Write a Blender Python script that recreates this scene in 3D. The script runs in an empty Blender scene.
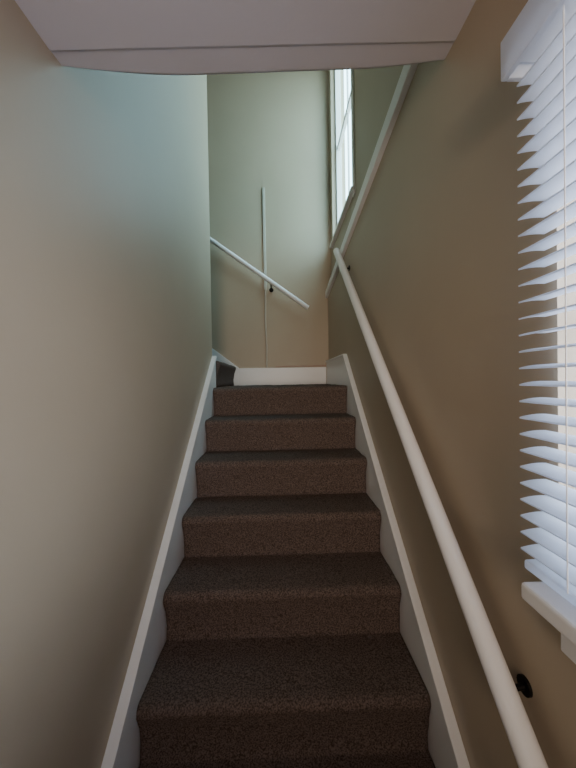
import bpy, math, random
from mathutils import Matrix, Vector, noise
random.seed(3)
XL,XR,XU=-.496,.485,.525
YB=3.22
YW=2.34
R,T=.1945,.244
D1=2.214
ZL=-.045
E=-ZL+8*R
# ---------- materials
def mat(name,col,rough=.6,bump=0,bscale=200,col2=None,nscale=300,spec=.5,metal=0,detail=4,bdist=.002):
    m=bpy.data.materials.new(name);m.use_nodes=True
    nt=m.node_tree;b=nt.nodes['Principled BSDF']
    b.inputs['Base Color'].default_value=col
    b.inputs['Roughness'].default_value=rough
    b.inputs['Metallic'].default_value=metal
    b.inputs['Specular IOR Level'].default_value=spec
    tc=nt.nodes.new('ShaderNodeTexCoord')
    if col2:
        n=nt.nodes.new('ShaderNodeTexNoise');n.inputs['Scale'].default_value=nscale;n.inputs['Detail'].default_value=detail
        r=nt.nodes.new('ShaderNodeValToRGB');r.color_ramp.elements[0].position=.36;r.color_ramp.elements[1].position=.64
        r.color_ramp.elements[0].color=col;r.color_ramp.elements[1].color=col2
        nt.links.new(tc.outputs['Object'],n.inputs['Vector']);nt.links.new(n.outputs['Fac'],r.inputs['Fac'])
        nt.links.new(r.outputs['Color'],b.inputs['Base Color'])
    if bump:
        n=nt.nodes.new('ShaderNodeTexNoise');n.inputs['Scale'].default_value=bscale;n.inputs['Detail'].default_value=5
        bp=nt.nodes.new('ShaderNodeBump');bp.inputs['Strength'].default_value=bump;bp.inputs['Distance'].default_value=bdist
        nt.links.new(tc.outputs['Object'],n.inputs['Vector']);nt.links.new(n.outputs['Fac'],bp.inputs['Height'])
        nt.links.new(bp.outputs['Normal'],b.inputs['Normal'])
    return m
M_wall=mat('beige_paint',(.465,.375,.272,1),.46,.12,60,(.45,.36,.26,1),3)
M_white=mat('white_trim_paint',(.88,.87,.87,1),.35,.05,40)
M_ceil=mat('ceiling_paint',(.70,.67,.71,1),.8,.1,120)
M_carpet=mat('brown_carpet',(.068,.049,.042,1),.95,.9,300,(.225,.168,.146,1),200,spec=.1,bdist=.006)
M_rail=mat('white_rail_paint',(.88,.87,.87,1),.3,.03,30)
M_black=mat('dark_metal',(.02,.018,.016,1),.4,.05,80,metal=.8)
M_pipe=mat('cord_cover_paint',(.50,.46,.38,1),.5,.05,80)
M_pink=mat('raw_caulk',(.5,.3,.24,1),.7,.1,80)
M_floor=mat('wood_floor',(.06,.036,.022,1),.4,.1,50,(.08,.05,.03,1),8)
M_slat=bpy.data.materials.new('blind_slat_vinyl');M_slat.use_nodes=True
nt=M_slat.node_tree;pb=nt.nodes['Principled BSDF'];pb.inputs['Base Color'].default_value=(.88,.90,.95,1);pb.inputs['Roughness'].default_value=.4
tr=nt.nodes.new('ShaderNodeBsdfTranslucent');tr.inputs['Color'].default_value=(.84,.90,.99,1)
mx=nt.nodes.new('ShaderNodeMixShader');mx.inputs[0].default_value=.48
nt.links.new(pb.outputs[0],mx.inputs[1]);nt.links.new(tr.outputs[0],mx.inputs[2]);nt.links.new(mx.outputs[0],nt.nodes['Material Output'].inputs['Surface'])
def glass(name,col):
    m=bpy.data.materials.new(name);m.use_nodes=True;nt=m.node_tree
    t=nt.nodes.new('ShaderNodeBsdfTransparent');t.inputs[0].default_value=col
    nt.links.new(t.outputs[0],nt.nodes['Material Output'].inputs['Surface']);return m
M_gl1=glass('clear_pane',(.97,.97,.97,1));M_gl2=glass('light_tint_pane',(.66,.98,.96,1))  # teal tint of the upper pane is added to colour the back wall's light
# ---------- helpers (z given relative to eye level)
def mesh(name,verts,faces,m,parent=None,smooth=False,rel=True):
    me=bpy.data.meshes.new(name)
    me.from_pydata([(v[0],v[1],v[2]+(E if rel else 0)) for v in verts],[],faces)
    me.materials.append(m)
    import bmesh
    bm=bmesh.new();bm.from_mesh(me);bmesh.ops.recalc_face_normals(bm,faces=bm.faces);bm.to_mesh(me);bm.free()
    if smooth:
        for p in me.polygons:p.use_smooth=True
    o=bpy.data.objects.new(name,me);bpy.context.collection.objects.link(o)
    if parent:o.parent=parent
    return o
def empty(name):
    o=bpy.data.objects.new(name,None);bpy.context.collection.objects.link(o);return o
BF=[(0,1,3,2),(4,6,7,5),(0,4,5,1),(2,3,7,6),(0,2,6,4),(1,5,7,3)]
def boxes(name,bs,m,parent=None,bevel=0):
    V=[];F=[]
    for (x0,x1,y0,y1,z0,z1) in bs:
        n=len(V)
        for x in(x0,x1):
            for y in(y0,y1):
                for z in(z0,z1):V.append((x,y,z))
        F+=[tuple(n+i for i in f) for f in BF]
    o=mesh(name,V,F,m,parent)
    if bevel:
        b=o.modifiers.new('bevel','BEVEL');b.width=bevel;b.segments=3
    return o
def cells(x0,x1,ys,zs,holes):
    out=[]
    for a,b in zip(ys,ys[1:]):
        for c,d in zip(zs,zs[1:]):
            cy,cz=(a+b)/2,(c+d)/2
            if any(h[0]<cy<h[1] and h[2]<cz<h[3] for h in holes):continue
            out.append((x0,x1,a,b,c,d))
    return out
def prism(name,poly,axis,a,b,m,parent=None,bevel=0):
    n=len(poly);V=[]
    for t in(a,b):
        for p,q in poly:
            V.append((t,p,q) if axis=='X' else (p,t,q))
    F=[tuple(range(n)),tuple(range(2*n-1,n-1,-1))]+[(i,(i+1)%n,n+(i+1)%n,n+i) for i in range(n)]
    o=mesh(name,V,F,m,parent)
    if bevel:
        bb=o.modifiers.new('bevel','BEVEL');bb.width=bevel;bb.segments=3;bb.limit_method='ANGLE'
    return o
def tube(name,pts,r,m,parent=None,res=24):
    cu=bpy.data.curves.new(name,'CURVE');cu.dimensions='3D';cu.bevel_depth=r;cu.bevel_resolution=8;cu.use_fill_caps=True
    s=cu.splines.new('POLY');s.points.add(len(pts)-1)
    for i,p in enumerate(pts):s.points[i].co=(p[0],p[1],p[2]+E,1)
    cu.materials.append(m)
    o=bpy.data.objects.new(name,cu);bpy.context.collection.objects.link(o)
    bpy.context.view_layer.update()
    me=bpy.data.meshes.new_from_object(o.evaluated_get(bpy.context.evaluated_depsgraph_get()))
    bpy.data.objects.remove(o)
    for p in me.polygons:p.use_smooth=len(p.vertices)<5
    o=bpy.data.objects.new(name,me);bpy.context.collection.objects.link(o)
    if parent:o.parent=parent
    return o
# ---------- room shell
ZF=-E;ZT=3.4;Y0=-2.2
HA=(-.36,.55,-.335,.56);HB=(2.21,3.09,1.30,3.1)
boxes('wall_left',[(XL-.11,XL,Y0,YW,ZF,ZT)],M_wall)
boxes('wall_back',[(-2.4,XU+.15,YB,YB+.1,ZF,ZT)],M_wall)
ys=[Y0,HA[0],HA[1],HB[0],HB[1],YB];zs=[ZF,HA[2],HA[3],HB[2],HB[3],ZT]
boxes('wall_right',cells(XU,XU+.13,ys,zs,[HA,HB]),M_wall)
kn=boxes('wall_right_lower',cells(XR,XU,[Y0,HA[0],HA[1],YB],[ZF,HA[2],HA[3],.87],[HA]),M_wall)
def ztrim(y):return .875+(YB-y)*.118
prism('wall_right_upper_band',[(Y0,.87),(YB,.87),(YB,ztrim(YB)),(.6,ztrim(.6)),(Y0,ztrim(.6))],'X',XR,XU,M_wall)
boxes('wall_front',[(XL-.11,XU+.13,Y0-.1,Y0,ZF,ZT)],M_wall)
boxes('wall_far_left',[(-2.5,-2.4,YW-.11,YB,ZF,ZT)],M_wall)
boxes('wall_upper_flight',[(-2.4,XL-.11,YW-.11,YW,ZF,ZT)],M_wall)
boxes('floor',[(XL-.11,XU+.13,Y0-.1,YB+.1,ZF-.1,ZF)],M_floor)
boxes('ceiling_upper',[(-2.5,XU+.15,Y0-.1,YB+.1,ZT,ZT+.1)],M_ceil)
# lower ceiling slab with drywall return edge
def cz(x,l=.735,r=.905):return l+(r-l)*(x-XL)/(XR-XL)
def ce(x,l=.727,r=.865):return l+(r-l)*(x-XL)/(XR-XL)
V=[];F=[];xs=[XL+(XU-XL)*i/40 for i in range(41)]
prof=[(None,0),(-.004,0),(.0,.001),(.004,.0025),(.066,.004),(.075,.008),(.081,.018),(.082,.05),(.082,.35),(None,.35)]
for x in xs:
    for dy,dz in prof:
        t=min(1,(x-XL)/(XR-XL))
        k=.55+.45*math.sin(min(1,t/.3)*math.pi/2)
        if t>.75:k=1-.25*((t-.75)/.25)**1.5
        V.append((x,Y0 if dy is None else ce(x)+dy*k,cz(x)+dz))
n=len(prof)
for i in range(40):
    for j in range(n):
        F.append((i*n+j,i*n+(j+1)%n,(i+1)*n+(j+1)%n,(i+1)*n+j))
F+=[tuple(range(n)),tuple(range(40*n,41*n))]
mesh('ceiling',V,F,M_ceil)
prism('wall_header',[(XL,1.0),(XU,1.0),(XU,ZT),(XL,ZT)],'Y',.62,.72,M_wall)
prism('trim_ledge',[(YB,ztrim(YB)-.06),(YB,ztrim(YB)+.008),(.75,ztrim(.75)+.008),(.75,ztrim(.75)-.06)],'X',XR-.024,XU,M_white,bevel=.004)
# ---------- stairs
def carpet(name,prof,t0,t1,fn,segs=70):
    V=[];F=[];n=len(prof)
    for i in range(segs+1):
        t=t0+(t1-t0)*i/segs
        for j,(p,q) in enumerate(prof):
            w=noise.noise(Vector((t*9,p*14,q*14)))*.006+noise.noise(Vector((t*60,p*60,q*60)))*.003
            V.append(fn(t,p-w,q+w*.6))
    for i in range(segs):
        for j in range(n-1):F.append((i*n+j,i*n+j+1,(i+1)*n+j+1,(i+1)*n+j))
    F+=[tuple(range(n)),tuple(range(segs*n,(segs+1)*n))]
    for i in range(segs):F.append((i*n+n-1,i*n,(i+1)*n,(i+1)*n+n-1))
    return mesh(name,V,F,M_carpet,smooth=True)
def stairprof(nst,y1,z1,yend,zbot):
    P=[]
    for k in range(nst):
        y=y1+k*T;z=z1+k*R
        base=z-R
        for s in range(5):P.append((y+.022+.004*math.sin(s),base+.001+s*(R-.055)/5))
        r=.026
        for s in range(7):
            a=math.pi*1.15-s*(math.pi*.65)/6
            P.append((y+r+r*math.cos(a),z-r+r*math.sin(a)))
        nxt=(y+T+.016) if k<nst-1 else yend
        m=6
        for s in range(1,m+1):P.append((y+r+(nxt-y-r)*s/m,z))
    P.append((yend,zbot));P.append((y1+.026,zbot))
    return P
nst=8
P=stairprof(nst,D1-T*(nst-1),ZL-R*(nst-1),YB-.005,ZF)
carpet('carpeted_staircase',P,XL+.026,XR-.026,lambda t,p,q:(t,p,max(q,ZF)))
P=stairprof(6,.445,ZL+R,2.35,ZL)
carpet('carpeted_staircase.001',P,YW+.02,YB-.022,lambda t,p,q:(-p,t,max(q,ZL)),40)
# skirt boards
def zs_(y):return -1.085+(y-.8)*.815
yA=.12
def skirt(name,x0,x1,yflat,yend):
    par=empty(name)
    zf=zs_(yflat)
    prism(name+'_board',[(yA,ZF),(yA,max(zs_(yA),ZF+.15)),(.35,max(zs_(.35),ZF+.15)),(yflat,zf),(yend,zf),(yend,ZF)],'X',x0,x1,M_white,par)
    xc0,xc1=(x0,x1+.008) if x0<0 else (x0-.008,x1)
    ya=.5
    prism(name+'_cap',[(ya,zs_(ya)),(yflat,zf),(yend,zf),(yend,zf+.016),(yflat-.006,zf+.016),(ya-.01,zs_(ya)+.02)],'X',xc0,xc1,M_white,par,bevel=.003)
skirt('baseboard_left',XL,XL+.024,YW-.002,YW-.001)
skirt('baseboard_right',XR-.024,XR,2.34,YB)
boxes('baseboard_back',[(-.42,XR-.03,YB-.02,YB,ZL-.01,.125)],M_white,bevel=.004)
prism('trim_upper_skirt',[(-.42,ZL),(-.42,.13),(-.47,.17),(-2.3,.17+1.83*.77),(-2.3,.0+1.5)  ,(-2.3,ZL)],'Y',YB-.021,YB,M_white)
tube('trim_caulk_seam',[(-.05,YB-.004,.137),(.1,YB-.004,.139),(.25,YB-.004,.137),(XR-.03,YB-.004,.140)],.004,M_pink)
# ---------- handrails
h=empty('handrail')
pts=[(.425,2.36,.945),(.425,.53,-.684)]
tube('rail',pts,.0235,M_rail,h)
def bracket(x,y,z,par,wallx):
    tube('bracket_arm',[(x,y,z-.025),(x+.005,y,z-.045),(x+.03,y,z-.055),(wallx,y,z-.05)],.006,M_black,par)
    tube('bracket_plate',[(wallx,y,z-.05),(wallx-.006,y,z-.05)],.018,M_black,par)
def rz(y):return -.675+(y-.54)*(.945+.675)/(1.82)
bracket(.425,.63,rz(.63)+.018,h,XR)
bracket(.425,2.2,rz(2.2)+.01,h,XR)
h2=empty('handrail.001')
zr=lambda x:.72-(x-.26)*.715
tube('rail_upper',[(.28,YB-.075,zr(.28)),(-1.9,YB-.075,zr(-1.9))],.022,M_rail,h2)
for x in(-.08,-1.3):
    z=zr(x)
    tube('bracket_arm_upper',[(x,YB-.075,z-.01),(x,YB-.07,z-.05),(x,YB,z-.06)],.007,M_black,h2)
    tube('bracket_plate_upper',[(x,YB,z-.06),(x,YB-.007,z-.06)],.022,M_black,h2)
# ---------- vertical cord cover on back wall
c=empty('cord_cover')
boxes('raceway',[(-.153,-.127,YB-.014,YB,.90,1.92)],M_pipe,c,bevel=.004)
tube('cord',[(-.14,YB-.006,.92),(-.146,YB-.006,.6),(-.138,YB-.006,.35),(-.14,YB-.006,.13)],.008,M_pipe,c)
# ---------- windows
def window(name,H,xc,gm):
    w=empty(name);y0,y1,z0,z1=H;f=.03
    B=[(xc-.02,xc+.03,y0,y0+f,z0,z1),(xc-.02,xc+.03,y1-f,y1,z0,z1),(xc-.02,xc+.03,y0+f,y1-f,z0,z0+f),(xc-.02,xc+.03,y0+f,y1-f,z1-f,z1)]
    boxes(name+'_frame',B,M_white,w,bevel=.003)
    zm=(z0+z1)/2;
    boxes(name+'_meeting_rail',[(xc-.01,xc+.02,y0+f,y1-f,zm-.02,zm+.02)],M_white,w,bevel=.003)
    ym=(y0+y1)/2
    boxes(name+'_muntin',[(xc,xc+.012,ym-.01,ym+.01,z0+f,z1-f)],M_white,w)
    x=xc+.018
    mesh(name+'_pane',[(x,y0+f*.5,z0+f*.5),(x,y1-f*.5,z0+f*.5),(x,y1-f*.5,z1-f*.5),(x,y0+f*.5,z1-f*.5)],[(0,1,2,3)],gm,w)
    return w
window('window_1',HA,XU+.09,M_gl1)
window('window_2',HB,XU+.06,M_gl2)
boxes('trim_window_2',[(XU-.012,XU,HB[0]-.05,HB[0],HB[2]-.05,HB[3]+.05),(XU-.012,XU,HB[0],HB[1],HB[3],HB[3]+.05),(XU-.03,XU+.04,HB[0]-.05,HB[1]+.03,HB[2]-.025,HB[2])],M_white,bevel=.003)
# ---------- lower window sill + blinds
ws=empty('window_sill')
boxes('stool',[(.40,XU+.07,-.45,.532,-.378,-.348)],M_white,ws,bevel=.006)
boxes('apron',[(.458,XR,-.42,.52,-.46,-.378)],M_white,ws,bevel=.004)
bl=empty('window_blind')
boxes('valance',[(.405,.415,-.42,.575,.53,.60),(.415,XR,.565,.575,.53,.60),(.42,.478,-.41,.56,.55,.59)],M_slat,bl,bevel=.002)
V=[];F=[];
z=.516;xc=.452;tilt=math.radians(6);hw=.024
while z>-.312:
    n=len(V)
    for yy in(-.40,.566):
        for s in range(7):
            u=-hw+2*hw*s/6;cr=.002*(1-(u/hw)**2)
            for th in(0,.0028):
                X=xc+u*math.cos(tilt)-(cr+th)*math.sin(tilt);Z=z+u*math.sin(tilt)+(cr+th)*math.cos(tilt)
                V.append((X,yy,Z))
    L=14
    for s in range(6):
        a=n+2*s
        F+=[(a,a+2,a+2+L,a+L),(a+1,a+1+L,a+3+L,a+3),(a,a+1,a+3,a+2),(a+L,a+2+L,a+3+L,a+1+L)]
    F+=[(n,n+L,n+L+1,n+1),(n+12,n+13,n+13+L,n+12+L)]
    z-=.0295
mesh('slats',V,F,M_slat,bl)
boxes('bottom_rail',[(.43,.475,-.40,.562,-.345,-.328)],M_slat,bl,bevel=.004)
for y in(.47,.1,-.28):
    for x in(.427,.477):
        tube('ladder_cord',[(x,y,.55),(x,y,-.33)],.0011,M_white,bl)
tube('tilt_wand',[(.398,.0,.53),(.398,.0,.0)],.004,M_white,bl)
# ---------- world & lights
w=bpy.data.worlds.new('sky');bpy.context.scene.world=w;w.use_nodes=True
nt=w.node_tree;bg=nt.nodes['Background']
tc=nt.nodes.new('ShaderNodeTexCoord');sp=nt.nodes.new('ShaderNodeSeparateXYZ');rp=nt.nodes.new('ShaderNodeValToRGB')
mr=nt.nodes.new('ShaderNodeMapRange');mr.inputs[1].default_value=-1;mr.inputs[2].default_value=1
nt.links.new(tc.outputs['Generated'],sp.inputs[0]);nt.links.new(sp.outputs['Z'],mr.inputs[0]);nt.links.new(mr.outputs[0],rp.inputs[0]);nt.links.new(rp.outputs[0],bg.inputs[0])
e=rp.color_ramp.elements;e[0].position=.46;e[0].color=(.46,.46,.48,1);e[1].position=.54;e[1].color=(.71,.84,1,1)
bg.inputs[1].default_value=10.5
def area(name,H,x):
    l=bpy.data.lights.new(name,'AREA');l.shape='RECTANGLE';l.size=H[3]-H[2];l.size_y=H[1]-H[0]
    l.cycles.is_portal=True
    o=bpy.data.objects.new(name,l);bpy.context.collection.objects.link(o)
    o.location=(x,(H[0]+H[1])/2,(H[2]+H[3])/2+E);o.rotation_euler=(0,math.radians(90),0)
    return o
area('sky_portal',HA,XU+.15);area('sky_portal.001',HB,XU+.15)
l=bpy.data.lights.new('added_fill_light','AREA');l.size=.6;l.energy=6.5;l.color=(1,.82,.67);l.spread=math.radians(68)  # added warm fill behind the camera, aimed high to brighten walls and top steps
o=bpy.data.objects.new('added_fill_light',l);bpy.context.collection.objects.link(o);o.location=(-.1,-1.7,E+.05);o.rotation_euler=(math.radians(93),0,math.radians(-5))
# ---------- camera
cd=bpy.data.cameras.new('camera');cd.sensor_fit='VERTICAL';cd.sensor_height=24;cd.sensor_width=18;cd.lens=10;cd.clip_start=.02
co=bpy.data.objects.new('camera',cd);bpy.context.collection.objects.link(co)
co.matrix_world=Matrix.Translation((0,0,E))@Matrix.Rotation(math.radians(-1.25),4,'Z')@Matrix.Rotation(math.radians(89.3),4,'X')@Matrix.Rotation(math.radians(-1.0),4,'Z')
bpy.context.scene.camera=co
